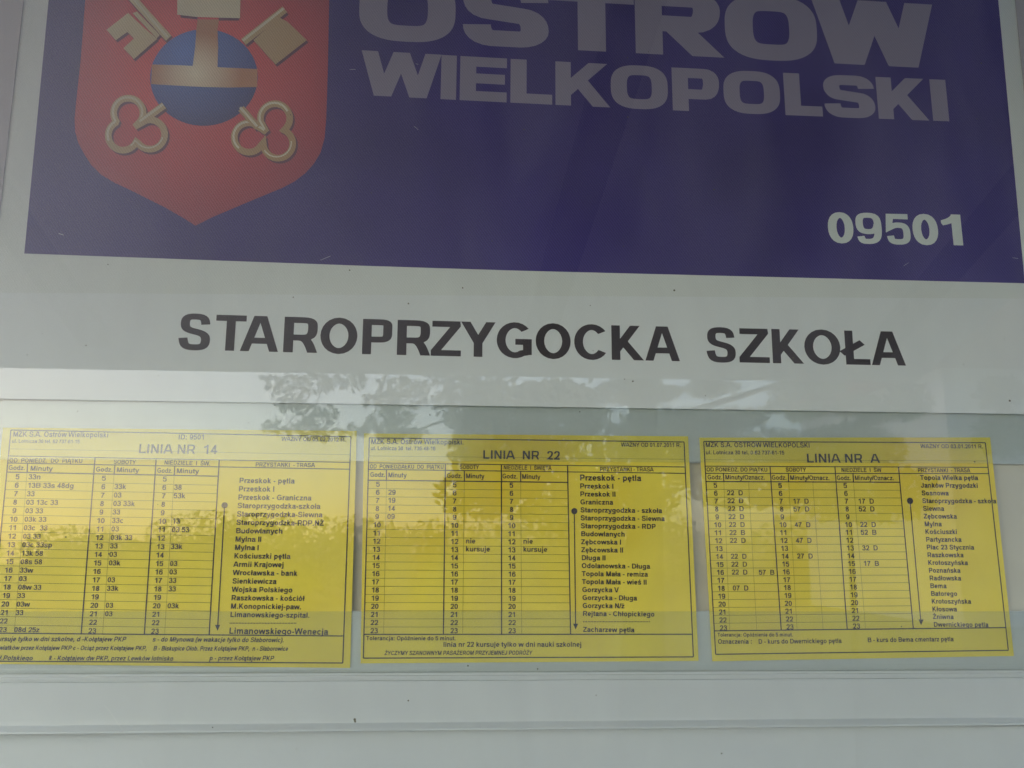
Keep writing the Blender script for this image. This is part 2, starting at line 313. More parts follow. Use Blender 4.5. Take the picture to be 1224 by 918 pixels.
def clip_poly(poly, c):
    for ax, lim, sg in ((0, c[0], 1), (1, c[1], 1), (0, c[2], -1), (1, c[3], -1)):
        o = []
        for i, p in enumerate(poly):
            q = poly[(i+1) % len(poly)]; dp, dq = (p[ax]-lim)*sg, (q[ax]-lim)*sg
            if dp >= 0: o.append(p)
            if (dp > 0 > dq) or (dp < 0 < dq):
                t = dp/(dp-dq); o.append((p[0]+(q[0]-p[0])*t, p[1]+(q[1]-p[1])*t))
        poly = o
        if len(poly) < 3: return []
    return poly
def sweep(pts, closed, a, b):
    """quads of a stroke drawn with an elliptical pen of half axes a, b"""
    n = len(pts); off = []
    def nrm(p, q):
        dx, dy = q[0]-p[0], q[1]-p[1]; l = math.hypot(dx, dy) or 1e-9
        return (-dy/l, dx/l)
    for i in range(n):
        ns = []
        if closed or i > 0: ns.append(nrm(pts[i-1], pts[i]))
        if closed or i < n-1: ns.append(nrm(pts[i], pts[(i+1) % n]))
        nx, ny = sum(v[0] for v in ns), sum(v[1] for v in ns); l = math.hypot(nx, ny) or 1e-9; nx /= l; ny /= l
        mit = 1/max(.5, nx*ns[0][0]+ny*ns[0][1]); k = math.sqrt(a*a*nx*nx+b*b*ny*ny) or 1e-9
        off.append((a*a*nx/k*mit, b*b*ny/k*mit))
    qs = []
    for i in range(n if closed else n-1):
        j = (i+1) % n; p, q, u, v = pts[i], pts[j], off[i], off[j]
        qs.append([(p[0]+u[0], p[1]+u[1]), (p[0]-u[0], p[1]-u[1]), (q[0]-v[0], q[1]-v[1]), (q[0]+v[0], q[1]+v[1])])
    return qs
def union(polys):
    V, F = [], []
    for p in (([q[0], q[i], q[i+1]]) for q in polys for i in range(1, len(q)-1)):
        ar = sum(p[i-1][0]*p[i][1]-p[i][0]*p[i-1][1] for i in range(len(p)))
        if abs(ar) < 1e-6: continue
        if ar < 0: p = p[::-1]
        F.append(list(range(len(V), len(V)+len(p)))); V += [Vector(q) for q in p]
    v, e, f, _, _, of = delaunay_2d_cdt(V, [], F, 1, 1e-4)
    return [(q.x, q.y) for q in v], [t for t, o in zip(f, of) if len(o)]
_cache = {}
def glyph(ch, wt):
    k = (ch, wt); wa, wb = wt if isinstance(wt, tuple) else (wt, wt)
    if k not in _cache:
        a, b = 70*wa, 60*wb
        s, w = strokes(ch, a, b); polys = []
        for pts, cl, c in s:
            for q in sweep(pts, cl, a, b):
                if c: q = clip_poly(q, c)
                if len(q) > 2: polys.append(q)
        _cache[k] = (*union(polys), w)
    return _cache[k]

class Print:
    """ink on a sheet whose face lies at depth y"""
    def __init__(s, y): s.y = y; s.bm = bmesh.new()
    def poly(s, pts3): 
        vs = [s.bm.verts.new(p) for p in pts3]
        f = s.bm.faces.new(vs); f.normal_update()
        if f.normal.y > 0: f.normal_flip()
    def text(s, t, p0, p1=None, h=6, wt=.8, ctr=False, it=0, cond=.95, right=False):
        o = P(*p0, s.y); up0 = P(p0[0], p0[1]-h, s.y); sc = (up0-o).length/716
        tot = sum(ADV[ACC.get(c, c)] for c in t)
        if p1: e = P(*p1, s.y); ex = (e-o).normalized(); sx = (e-o).length/(tot-60)
        else:
            q = s.slope or (100, 0); ex = (P(p0[0]+q[0], p0[1]+q[1], s.y)-o).normalized(); sx = sc*cond
        up = Vector((-ex.z, 0, ex.x)); x = -30.0 if not ctr else -tot/2
        for c in t:
            if c != ' ':
                V, F, w = glyph(c, wt)
                vs = [s.bm.verts.new(o+ex*((x+a+it*b)*sx)+up*(b*sc)) for a, b in V]
                for f in F: s.bm.faces.new([vs[i] for i in f])
            x += ADV[ACC.get(c, c)]
    slope = None
    def letter(s, ch, x0, x1, yl, yr, h, wt=1.0, VF=None):
        """one big letter fitted to its measured box"""
        V, F = VF or glyph(ch, wt)[:2]
        xs = [v[0] for v in V]; a0, a1 = min(xs), max(xs); capu = 716 if not VF else 100
        o, e = P(x0, yl, s.y), P(x1, yr, s.y); ex = e-o; up = Vector((-ex.z, 0, ex.x)).normalized()
        hh = (P(x0, yl-h, s.y)-o).length/capu
        vs = [s.bm.verts.new(o+ex*((a-a0)/(a1-a0))+up*(b*hh)) for a, b in V]
        for f in F: s.bm.faces.new([vs[i] for i in f])
    def line(s, p, q, w=.0006, y=0):
        a, b = P(*p, s.y+y), P(*q, s.y+y); d = (b-a).normalized(); n = Vector((-d.z, 0, d.x))*(w/2)
        s.poly([a+n, a-n, b-n, b+n])
    def disc(s, c, r, n=20, y=0):
        o = P(*c, s.y+y); rr = (P(c[0]+r, c[1], s.y)-o).length
        s.poly([o+Vector((math.cos(i*2*math.pi/n), 0, math.sin(i*2*math.pi/n)))*rr for i in range(n)])
    def pxpoly(s, pts): s.poly([P(*p, s.y) for p in pts])
    def pxstroke(s, pts, closed, w):
        V, F = union(sweep(pts, closed, w/2, w/2))
        vs = [s.bm.verts.new(P(*v, s.y)) for v in V]
        for f in F: s.bm.faces.new([vs[i] for i in f])
    def done(s, name, m, parent): 
        bmesh.ops.recalc_face_normals(s.bm, faces=s.bm.faces[:])
        for f in s.bm.faces:
            if f.normal.y > 0: f.normal_flip()
        return link(name, s.bm, m, parent)

# ------------------------------------------------------------------ the glazed case
yB = .010
case = empty('notice_case', (0, yB, 1.0))
tag(case, 'glazed white notice case holding the blue city poster and three yellow timetables', 'notice case')
bm = bmesh.new(); slab(bm, [(-160, -260), (1330, -260), (1330, 884), (-160, 884)], yB, yB+.02); link('back_panel', bm, M['panel'], case)
bm = bmesh.new(); slab(bm, [(-160, 868), (1330, 868), (1330, 1330), (-160, 1330)], .005, .0095); link('base_panel', bm, M['white'], case)
def profile(name, pl, pr, prof, m, x0=-170, x1=1340):
    """a strip with a cross-section prof [(t, y)], t from 0 at the upper pixel line to 1 at the lower"""
    bm = bmesh.new(); ends = []
    for x in (x0, x1):
        k = x/1224; top = pl[0]+(pl[1]-pl[0])*k; bot = pr[0]+(pr[1]-pr[0])*k
        A, B = P(x, top), P(x, bot)
        ends.append([bm.verts.new(Vector((A.x+(B.x-A.x)*t, y, A.z+(B.z-A.z)*t))) for t, y in prof])
    n = len(prof)
    for i in range(n):
        j = (i+1) % n; bm.faces.new((ends[0][i], ends[1][i], ends[1][j], ends[0][j]))
    bm.faces.new(ends[0][::-1]); bm.faces.new(ends[1])
    bmesh.ops.recalc_face_normals(bm, faces=bm.faces[:])
    return link(name, bm, m, case)
for nm, a, b in (('rail_channel', (478, 492), (549, 554)), ('rail_channel', (731, 731), (806, 801))):
    profile(nm, a, b, [(0, .0052), (1, .0052), (1, .0099), (0, .0099)], M['white'])
# clear rails that grip the timetables above and below
profile('clear_rail', (478, 492), (549, 554), [(0, .0005), (1, .0005), (1, .0022), (0, .0022)], M['rail'])
profile('clear_rail', (731, 731), (806, 801), [(0, .0005), (.015, -.0001), (.03, .0005), (.90, .0005), (.905, -.0012), (.935, -.0014), (.94, .0002), (.96, .0002), (.965, -.0016), (1, -.0016), (1, .0022), (0, .0022)], M['rail'])
# white ledge under them with a rolled lower lip
lip = [(.80, -.0021), (.87, -.0023), (.885, -.0030), (.955, -.0082), (.985, -.0088), (1, -.0080)]
profile('ledge', (806, 801), (876, 865), [(0, .0012), (.05, .0012), (.055, -.0012), (.10, -.0012), (.105, .0010), (.14, .0010), (.145, -.0020)]+lip+[(1, .0048), (0, .0048)], M['white'])
for x0, x1, xb0, xb1 in ((-190, 28, -250, -6), (1214, 1430, 1247, 1470)):
    bm = bmesh.new(); k = -27/240 if x0 < 0 else 33/340
    slab(bm, [(x0+k*260*-1, -260), (x1+k*260*-1, -260), (x1+k*1330, 1330), (x0+k*1330, 1330)], -.0012, .0098); link('side_frame', bm, M['frame'], case)
zt, zb = P(600, -262).z, P(600, 1335).z
xl, xr = P(-190, 459).x-.03, P(1420, 459).x+.03
bm = bmesh.new(); box(bm, (xl, -.04, zt), (xr, .03, zt+.04)); link('frame_bar', bm, M['frame'], case)
bm = bmesh.new(); box(bm, (xl, -.04, zb-.04), (xr, .03, zb)); link('frame_bar', bm, M['frame'], case)
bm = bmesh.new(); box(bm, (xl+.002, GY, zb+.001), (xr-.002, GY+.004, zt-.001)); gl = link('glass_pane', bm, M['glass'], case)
# grime on the outside of the glass: specks, a run, short scratches
d = Print(GY-.0002)
for _ in range(55):
    x, y = rnd.uniform(5, 1219), rnd.uniform(5, 913); d.disc((x, y), rnd.choice((.5, .6, .8, 1.0)), 7)
for p, r in (((424, 860), 1.6), ((424.5, 862.5), 1.3), ((1207, 479), 1.2), ((806, 347), 1.2), ((553, 344), .9), ((130, 662), 1)): d.disc(p, r, 8)
d.done('speck', M['dirt'], gl)['kind'] = 'stuff'
d = Print(GY-.0002)
for p, q in (((124, 842), (131, 850)), ((131, 850), (152, 882)), ((130, 910), (136, 913)), ((166, 907), (171, 914)), ((340, 869), (352, 867)), ((350, 831), (362, 832)), ((366, 826), (374, 824)),
             ((383, 311), (395, 306)), ((70, 279), (76, 281)), ((495, 151), (500, 155)), ((840, 345), (836, 349)), ((497, 76), (500, 77)), ((418, 83), (425, 83)), ((1080, 318), (1086, 314)),
             ((1210, 308), (1217, 309))):
    d.line(p, q, .0002)
d.done('scratch', M['scuff'], gl)['kind'] = 'stuff'

# ------------------------------------------------------------------ poster
poster = empty('city_poster', P(620, 330, 0))
tag(poster, 'navy blue city poster with red shield and large lavender lettering above the name strip', 'poster')
bm = bmesh.new(); slab(bm, [(24, -130), (1222, -130), (1270, 366), (-60, 357)], 0, .003); link('paper_sheet', bm, M['poster'], poster)
Y = [0-.00015*i for i in range(12)]
p = Print(Y[1]); p.pxpoly([(70.6, -130), (1181, -130), (1225, 338.5), (1224, 338.6), (620, 323.5), (430, 317.5), (29, 303)]); p.done('blue_field', M['navy'], poster)
sh = Print(Y[2])
sh.pxpoly([(105, -130), (103.5, -60), (101.9, 0), (96.6, 70), (90.6, 126.5), (89.2, 142), (89.8, 157), (93.5, 171), (100, 182.7), (109, 197), (121, 209), (137, 218.5), (154.6, 226.6), (196.7, 247.7), (221, 261.7), (233.6, 269.8),
           (253, 260), (298.6, 240.6), (337, 224.8), (352, 217), (365, 207), (375, 196), (383, 182.7), (388, 165), (390, 140), (391.7, 87.8), (393.5, 0), (394, -60), (394, -130)])
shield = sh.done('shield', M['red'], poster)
def z(x, y): return (x/2.8465, y/2.8465)
# orb
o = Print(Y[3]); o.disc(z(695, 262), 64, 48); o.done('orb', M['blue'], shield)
b1 = Print(Y[4])
def arcx(yy, r=64.0, c=z(695, 262)): 
    t = (yy-c[1])/r; return math.sqrt(max(0, 1-t*t))*r
yt0, yt1, yb0, yb1 = 77.5, 82, 102, 104
top = [(244-arcx(77.5), 77.0), (215, 78.0), (244, 79.5), (275, 81), (244.5+arcx(82), 82.5)]
bot = [(244.5+arcx(104), 104), (275, 104.6), (244, 104), (215, 102.5), (244-arcx(101), 100.5)]
b1.pxpoly(top+bot); b1.done('orb_band', M['copper'], shield)
c = Print(Y[6])
c.pxpoly([z(672, 66), z(745, 66), z(740, 100), z(742, 160), z(740, 231), z(655, 229), z(664, 160), z(668, 100)]); c.done('cross_stem', M['copper'], shield)
c = Print(Y[6]); c.pxpoly([z(603, -10), z(818, -2), z(816, 62), z(744, 60), z(672, 58), z(603, 50)]); c.pxpoly([z(660, -260), z(745, -260), z(745, -13), z(660, -13)]); c.done('cross_bar', M['cream'], shield)
c = Print(Y[5]); c.pxpoly([z(612, 46), z(672, 55), z(672, 66), z(616, 60)]); c.pxpoly([z(744, 55), z(818, 58), z(812, 70), z(744, 70)]); c.done('cross_shade', M['brown'], shield)
# keys
def trefoil(lobes, r):
    cx = sum(q[0] for q in lobes)/3; cy = sum(q[1] for q in lobes)/3; pts = []
    for i in range(72):
        a = i*2*math.pi/72; best = 5
        for lx, ly in lobes:
            vx, vy = lx-cx, ly-cy; pr = vx*math.cos(a)+vy*math.sin(a); q = r*r-(vx*vx+vy*vy-pr*pr)
            if q > 0: best = max(best, pr+math.sqrt(q))
        pts.append((cx+best*math.cos(a), cy+best*math.sin(a)))
    return pts
def key(lobes, r, shaft, bits, shaft2, tone):
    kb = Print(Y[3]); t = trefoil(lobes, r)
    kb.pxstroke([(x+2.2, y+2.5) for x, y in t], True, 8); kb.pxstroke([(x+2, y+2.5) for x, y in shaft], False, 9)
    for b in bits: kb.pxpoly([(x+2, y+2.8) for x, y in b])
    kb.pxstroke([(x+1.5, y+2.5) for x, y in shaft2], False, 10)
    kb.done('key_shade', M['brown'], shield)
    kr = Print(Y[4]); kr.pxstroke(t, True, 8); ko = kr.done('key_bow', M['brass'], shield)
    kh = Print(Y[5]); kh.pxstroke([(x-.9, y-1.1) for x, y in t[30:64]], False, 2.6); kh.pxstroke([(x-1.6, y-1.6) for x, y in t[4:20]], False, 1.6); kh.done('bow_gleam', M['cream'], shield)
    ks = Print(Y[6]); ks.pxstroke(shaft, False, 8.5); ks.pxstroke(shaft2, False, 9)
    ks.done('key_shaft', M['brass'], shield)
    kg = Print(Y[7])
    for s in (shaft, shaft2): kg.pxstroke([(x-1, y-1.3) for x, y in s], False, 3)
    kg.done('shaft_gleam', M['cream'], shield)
    kk = Print(Y[6])
    for b in bits: kk.pxpoly(b)
    kk.done('key_bit', M[tone], shield)
s3 = 7.65
def z1(x, y): return (80+x/s3, y/s3)
def z2(x, y): return (230+x/7.2, y/7.2)
def z3(x, y): return (100+x/8.343, 90+y/8.343)
def z4(x, y): return (240+x/8.343, 90+y/8.343)
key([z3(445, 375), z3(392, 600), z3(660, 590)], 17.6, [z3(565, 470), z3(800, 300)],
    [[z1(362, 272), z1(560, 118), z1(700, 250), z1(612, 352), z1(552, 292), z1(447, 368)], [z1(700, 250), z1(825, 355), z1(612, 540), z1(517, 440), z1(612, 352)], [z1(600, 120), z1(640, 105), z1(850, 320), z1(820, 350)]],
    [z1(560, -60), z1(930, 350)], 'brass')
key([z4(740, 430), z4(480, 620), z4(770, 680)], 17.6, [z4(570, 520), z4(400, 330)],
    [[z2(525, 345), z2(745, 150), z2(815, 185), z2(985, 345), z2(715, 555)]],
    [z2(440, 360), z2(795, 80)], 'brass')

# lettering in a wide, squared face: unit cap height 100
def ext(ch, w, tx, ty):
    h = 100; a, b = tx/2, ty/2; S = []
    def st(pts, closed=False, clip=None): S.append((pts, closed, clip))
    full = (-99, 0, 999, h)
    if ch in 'OÓ':
        st(ell(w/2, h/2, w/2-a, h/2-b+.5, 0, 360, 56, 3.1), True)
        if ch == 'Ó': st([(w*.48, 112), (w*.60, 130)])
    elif ch == 'S':
        q = [(w-a, 70)]; q += qc(q[-1], (w-a, h-b), (w*.66, h-b+.5)); q.append((w*.34, h-b+.5)); q += qc(q[-1], (a, h-b), (a, 74)); q += qc(q[-1], (a, 53), (w*.32, 53))
        q.append((w*.68, 48)); q += qc(q[-1], (w-a, 47), (w-a, 27)); q += qc(q[-1], (w-a, b), (w*.66, b-.5)); q.append((w*.34, b-.5)); q += qc(q[-1], (a, b), (a, 32)); st(q)
    elif ch in 'PR':
        st([(a, 0), (a, h)]); q = [(a, h-b), (w*.68, h-b)]; y = 32 if ch == 'P' else 40
        q += qc(q[-1], (w-a, h-b), (w-a, (h+y)/2+2)); q += qc(q[-1], (w-a, y+b-4), (w*.68, y+b-4)); q.append((a, y+b-4)); st(q)
        if ch == 'R': st([(w*.45, 48), (w-a*.9+14, -14)], clip=full)
    elif ch == 'I': st([(a, 0), (a, h)])
    elif ch == 'E': st([(a, 0), (a, h)]); st([(a, h-b), (w, h-b)]); st([(a, 51), (w*.96, 51)]); st([(a, b), (w, b)])
    elif ch == 'L': st([(a, 0), (a, h)]); st([(a, b), (w, b)])
    elif ch == 'T': st([(w/2, 0), (w/2, h)]); st([(0, h-b), (w, h-b)])
    elif ch == 'K': st([(a, 0), (a, h)]); st([(a, 28), (w-a*.9+10, 114)], clip=(a, 0, 999, h)); st([(w*.42, 64), (w-a*.8+12, -14)], clip=(a, 0, 999, h))
    elif ch == 'W':
        for x0, x1 in ((a*1.02, w*.275), (w*.5, w*.285), (w*.5, w*.715), (w-a*1.02, w*.725)): st([(x0+(x0-x1)*.15, 115), (x1+(x1-x0)*.15, -15)], clip=full)
    polys = []
    for pts, cl, c in S:
        for q in sweep(pts, cl, a, b):
            if c: q = clip_poly(q, c)
            if len(q) > 2: polys.append(q)
    return union(polys)
def bl2(x): return 114+(145-114)*(x-441)/(1133-441) - 1.6*math.sin(math.pi*(x-441)/692)*-1
def hp2(x): return 53.5-(x-430)*.0062
p = Print(Y[2])
for ch, x0, x1 in (('W', 430, 526.5), ('I', 526.5, 545), ('E', 549.3, 605.5), ('L', 610, 660), ('K', 664, 729.5), ('O', 730.5, 799), ('P', 804.3, 861), ('O', 866, 933.8), ('L', 939, 983.8), ('S', 986.5, 1047.5), ('K', 1050.5, 1111), ('I', 1115.5, 1134.8)):
    hh = hp2(x0); u = 100/hh; p.letter(ch, x0, x1, bl2(x0), bl2(x1), hh, VF=ext(ch, (x1-x0)*u, 19.3*u, 11.8*u))
p.done('city_name', M['lavender'], poster)
def bl1(x): return 46.5+(80.5-46.5)*(x-428)/(1090-428)
p = Print(Y[2])
for ch, x0, x1 in (('O', 428, 544), ('S', 552.7, 656), ('T', 656, 759), ('R', 760, 866), ('Ó', 868, 978.8), ('W', 974, 1121)):
    hh = 77; u = 100/hh; p.letter(ch, x0, x1, bl1(x0), bl1(x1), hh, VF=ext(ch, (x1-x0)*u, 33.5*u, 19*u))
p.done('city_name', M['lavender'], poster)
p = Print(Y[2])
for ch, x0, x1 in (('0', 991, 1021.5), ('9', 1024.5, 1055.5), ('5', 1060, 1089.5), ('0', 1092.5, 1123), ('1', 1127.5, 1151.5)):
    p.letter(ch, x0, x1, 290+(x0-991)*.021, 290+(x1-991)*.021, 36.5, {'0': (1.15, 1.12), '9': (.98, .98), '5': (1.02, 1.05), '1': (1.2, 1)}[ch])
p.done('stop_number', M['white_ink'], poster)

# ------------------------------------------------------------------ stop name strip
strip = empty('stop_name_strip', P(620, 470, -.002))
tag(strip, 'long white strip with the stop name in bold black capitals between poster and timetables', 'name strip')
ys = -.0006
bm = bmesh.new(); slab(bm, [(-4, 350), (1232, 357), (1240, 495), (-16, 476)], ys, .0045); link('strip_board', bm, M['strip'], strip)
p = Print(ys-.0002)
def bls(x): 
    return 417.6+(x-214)*.0265-((x-214)/870)**2*3.6
for ch, x0, x1 in (('S', 212.2, 250.2), ('T', 256, 292.5), ('A', 286.5, 332.2), ('R', 338.2, 379), ('O', 382, 426.4), ('P', 432.5, 468), ('R', 474.2, 514), ('Z', 514.8, 550.8), ('Y', 550.6, 592), ('G', 593.6, 635.6), ('O', 640.3, 682.3),
                   ('C', 686.6, 724.6), ('K', 731.3, 769.8), ('A', 771.5, 812.8), ('S', 845, 880), ('Z', 884.2, 920.4), ('K', 924, 961.2), ('O', 962.6, 1005.8), ('Ł', 1004.5, 1040.8), ('A', 1042.3, 1083)):
    p.letter(ch, x0, x1, bls(x0), bls(x1), 42.6-(x0-212)*.0026, (1.2, 1.0))
p.done('stop_name', M['ink'], strip)

# ------------------------------------------------------------------ timetables
ysh = .0040
def sheet(label, quad, frame, headers, cols, hours, minutes, stops, feet, lines, thin, rows):
    c = [sum(q[i] for q in quad)/4 for i in (0, 1)]
    t = empty('timetable_sheet', P(c[0], quad[2][1], ysh)); tag(t, label, 'timetable', 'yellow timetables in the case')
    bm = bmesh.new(); slab(bm, quad, ysh, ysh+.0004); link('paper', bm, M['yellow'], t)
    yi = ysh-.00012
    g = Print(yi)
    for a, b in rows: g.line(a, b, .00042)
    for a, b in thin: g.line(a, b, .0003, -.00004)
    g.done('row_lines', M['grid'], t)
    g = Print(yi-.00008)
    for i in range(4): g.line(frame[i], frame[(i+1) % 4], .0010, -.00002*(i % 2))
    for a, b, w in lines: g.line(a, b, w, -.00004 if abs(a[0]-b[0]) < abs(a[1]-b[1]) else -.00006)
    g.done('table_lines', M['ink'], t)
    g = Print(yi-.0002); g.text(*headers[0][:3], h=headers[0][3], wt=.95); g.done('title', M['ink'], t)
    g = Print(yi-.0002)
    for s, a, b, h in headers[1:]: g.text(s, a, b, h, .98)
    g.done('heading', M['ink'], t)
    g = Print(yi-.0002)
    for a, b in hours:
        for i in range(19): g.text(str(5+i), (a[0]+(b[0]-a[0])*i/18, a[1]+(b[1]-a[1])*i/18), None, 6.1, 1.0, True, cond=1.02)
    g.done('hours', M['ink'], t)
    g = Print(yi-.0002)
    for (a, ra), (b, rb), mm in minutes:
        for r, s in mm.items():
            k = (r-ra)/(rb-ra); g.text(s, (a[0]+(b[0]-a[0])*k, a[1]+(b[1]-a[1])*k), None, 6.0, .98, cond=1.0)
    g.done('minutes', M['ink'], t)
    g = Print(yi-.0002); names, a, b, h0, sx = stops['names'], stops['a'], stops['b'], stops['h'], stops['cond']
    for i, s in enumerate(names):
        k = i/(len(names)-1); x, y = a[0]+(b[0]-a[0])*k, a[1]+(b[1]-a[1])*k
        big = i in stops.get('big', ())
        if set(s) == {'.'}: g.text(s, (x, y-2), (x+80, y-2), 6.5, 1.1)
        else: g.text(s, (x, y), None, h0*(1.18 if big else 1), 1.1, cond=sx)
    g.done('stop_list', M['ink'], t)
    g = Print(yi-.0002); g.disc(stops['dot'], 3.7); g.line(stops['dot'], stops['tip'], .0009, -.00003)
    x, y = stops['tip']; g.pxpoly([(x-3, y-6), (x+3, y-6), (x, y+1)]); g.done('route_arrow', M['ink'], t)
    g = Print(yi-.0002)
    for s, a, b, h, it in feet: g.text(s, a, b, h, 1.02, it=it)
    g.done('footnote', M['ink'], t)
    return t
def rowlines(l0, l1, r0, r1, n=18):
    return [((l0[0]+(l1[0]-l0[0])*i/(n-1), l0[1]+(l1[1]-l0[1])*i/(n-1)), (r0[0]+(r1[0]-r0[0])*i/(n-1), r0[1]+(r1[1]-r0[1])*i/(n-1))) for i in range(n)]

Print.slope = (100, 1.0)
sheet('yellow timetable headed LINIA NR 14, palest along its top under the reflected sky',
    [(3.5, 511), (426.5, 515), (418.5, 798.5), (-22, 793.5)], [(13, 514), (419.4, 522), (409.7, 792.5), (-14, 790.3)],
    [('LINIA NR  14', (165.3, 541.7), (259.4, 542.8), 11), ('MZK S.A. Ostrów Wielkopolski', (15.3, 521.8), (129.4, 522.8), 6.3), ('ul. Lotnicza 30 tel. 62 737-61-15', (14, 529.2), (95, 529.9), 4.2), ('ID: 9501', (213.2, 525.2), (244.5, 525.4), 6),
     ('WAŻNY OD 05.02.2012 R.', (336.7, 527), (413, 527.9), 5), ('OD  PONIEDZ.  DO  PIĄTKU', (11, 552.6), (98.5, 553.4), 5), ('SOBOTY', (135.7, 554.4), (162, 555), 5), ('NIEDZIELE  I  ŚW.', (196.3, 555.2), (251.3, 556.5), 5), ('PRZYSTANKI  - TRASA', (305.3, 557.7), (376.2, 558.4), 5),
     ('Godz.', (10, 561.6), (29.7, 562), 5.6), ('Minuty', (36, 562.4), (62.4, 562.9), 5.6), ('Godz.', (114.5, 563.6), (134.4, 564), 5.6), ('Minuty', (139.3, 564.2), (165.7, 564.8), 5.6), ('Godz.', (187.8, 565), (206, 565.4), 5.6), ('Minuty', (211, 565.5), (237.3, 566), 5.6)],
    None, [((20.7, 572.8), (3, 755.5)), ((124, 574.6), (110, 757)), ((196.8, 575.5), (185, 757.5))],
    [(((33.8, 572.8), 5), ((16.7, 755.5), 23), {5: '33n', 6: '13B 33s 48dg', 7: '33', 8: '03 13c 33', 9: '03 33', 10: '03k 33', 11: '03c  33', 12: '03 33', 13: '03c 33sp', 14: '13k 58', 15: '08s 58', 16: '33w', 17: '03', 18: '08w 33', 19: '33', 20: '03w', 21: '33', 23: '08d 25z'}),
     (((136.6, 584.5), 6), ((125.3, 736.5), 21), {6: '33k', 7: '03', 8: '03 33k', 9: '33', 10: '33c', 11: '03', 12: '03k 33', 13: '33', 14: '03', 15: '03k', 17: '03', 18: '33k', 20: '03', 21: '03'}),
     (((208, 585.4), 6), ((200, 727), 20), {6: '38', 7: '53k', 10: '13', 11: '03 53', 13: '33k', 15: '03', 16: '03', 17: '33', 18: '33', 20: '03k'})],
    dict(names=['Przeskok - pętla', 'Przeskok I', 'Przeskok - Graniczna', 'Staroprzygodzka-szkoła', 'Staroprzygodzka-Siewna', 'Staroprzygodzka-RDP.NŻ', 'Budowlanych', 'Mylna II', 'Mylna I', 'Kościuszki pętla', 'Armii Krajowej', 'Wrocławska - bank', 'Sienkiewicza', 'Wojska Polskiego', 'Raszkowska - kościół', 'M.Konopnickiej-paw.', 'Limanowskiego-szpital.', '.'*44, 'Limanowskiego-Wenecja'],
         a=(285.8, 577.3), b=(273.6, 757.6), h=6.3, cond=.98, big=(18,), dot=(268.4, 603.9), tip=(260, 753)),
    [('kursuje tylko w dni szkolne, d -Kołątajew PKP', (-7, 766.3), (150, 766.8), 5.6, .2), ('s - do Młynowa (w wakacje tylko do Słaborowic).', (182, 766.8), (339, 767.7), 5.6, .2),
     ('Kwiatków przez Kołątajew PKP c - Ociąż przez Kołątajew PKP,', (-6, 776.8), (175.2, 777.4), 5.4, .2), ('B - Biskupice Ołob. Przez Kołątajew PKP,  n - Słaborowice', (183, 777.6), (343.9, 778), 5.4, .2),
     ('W.Polskiego', (-6, 789), (38.6, 789.3), 5.6, .2), ('k - Kołątajew dw PKP, przez Lewków lotnisko', (57.9, 789.3), (206.7, 789.8), 5.6, .2), ('p - przez Kołątajew PKP', (250, 789.3), (326.8, 789.6), 5.6, .2)],
    [((10, 545), (418, 552.7), .0008), ((8.6, 553.4), (417.6, 560.9), .0008), ((7.5, 564.3), (260.3, 569.2), .001), ((113.6, 547), (97, 757.5), .001), ((186.6, 548.5), (172.5, 757.8), .001), ((262, 550), (250, 758.7), .001), ((-10, 756.8), (410.8, 760.2), .001),
     ((32.9, 554), (32.4, 564.5), .001), ((137.2, 556), (136.4, 566.6), .001), ((208.8, 557.3), (208.3, 568), .001)],
    [((32.3, 565), (17, 756.5)), ((136.3, 567), (122.7, 757.3)), ((208.2, 568.5), (196.8, 757.8)), ((12, 536.5), (418.5, 543.5))],
    rowlines((7, 575), (-9, 747), (260, 580), (251, 750.5)))
Print.slope = (100, .9)
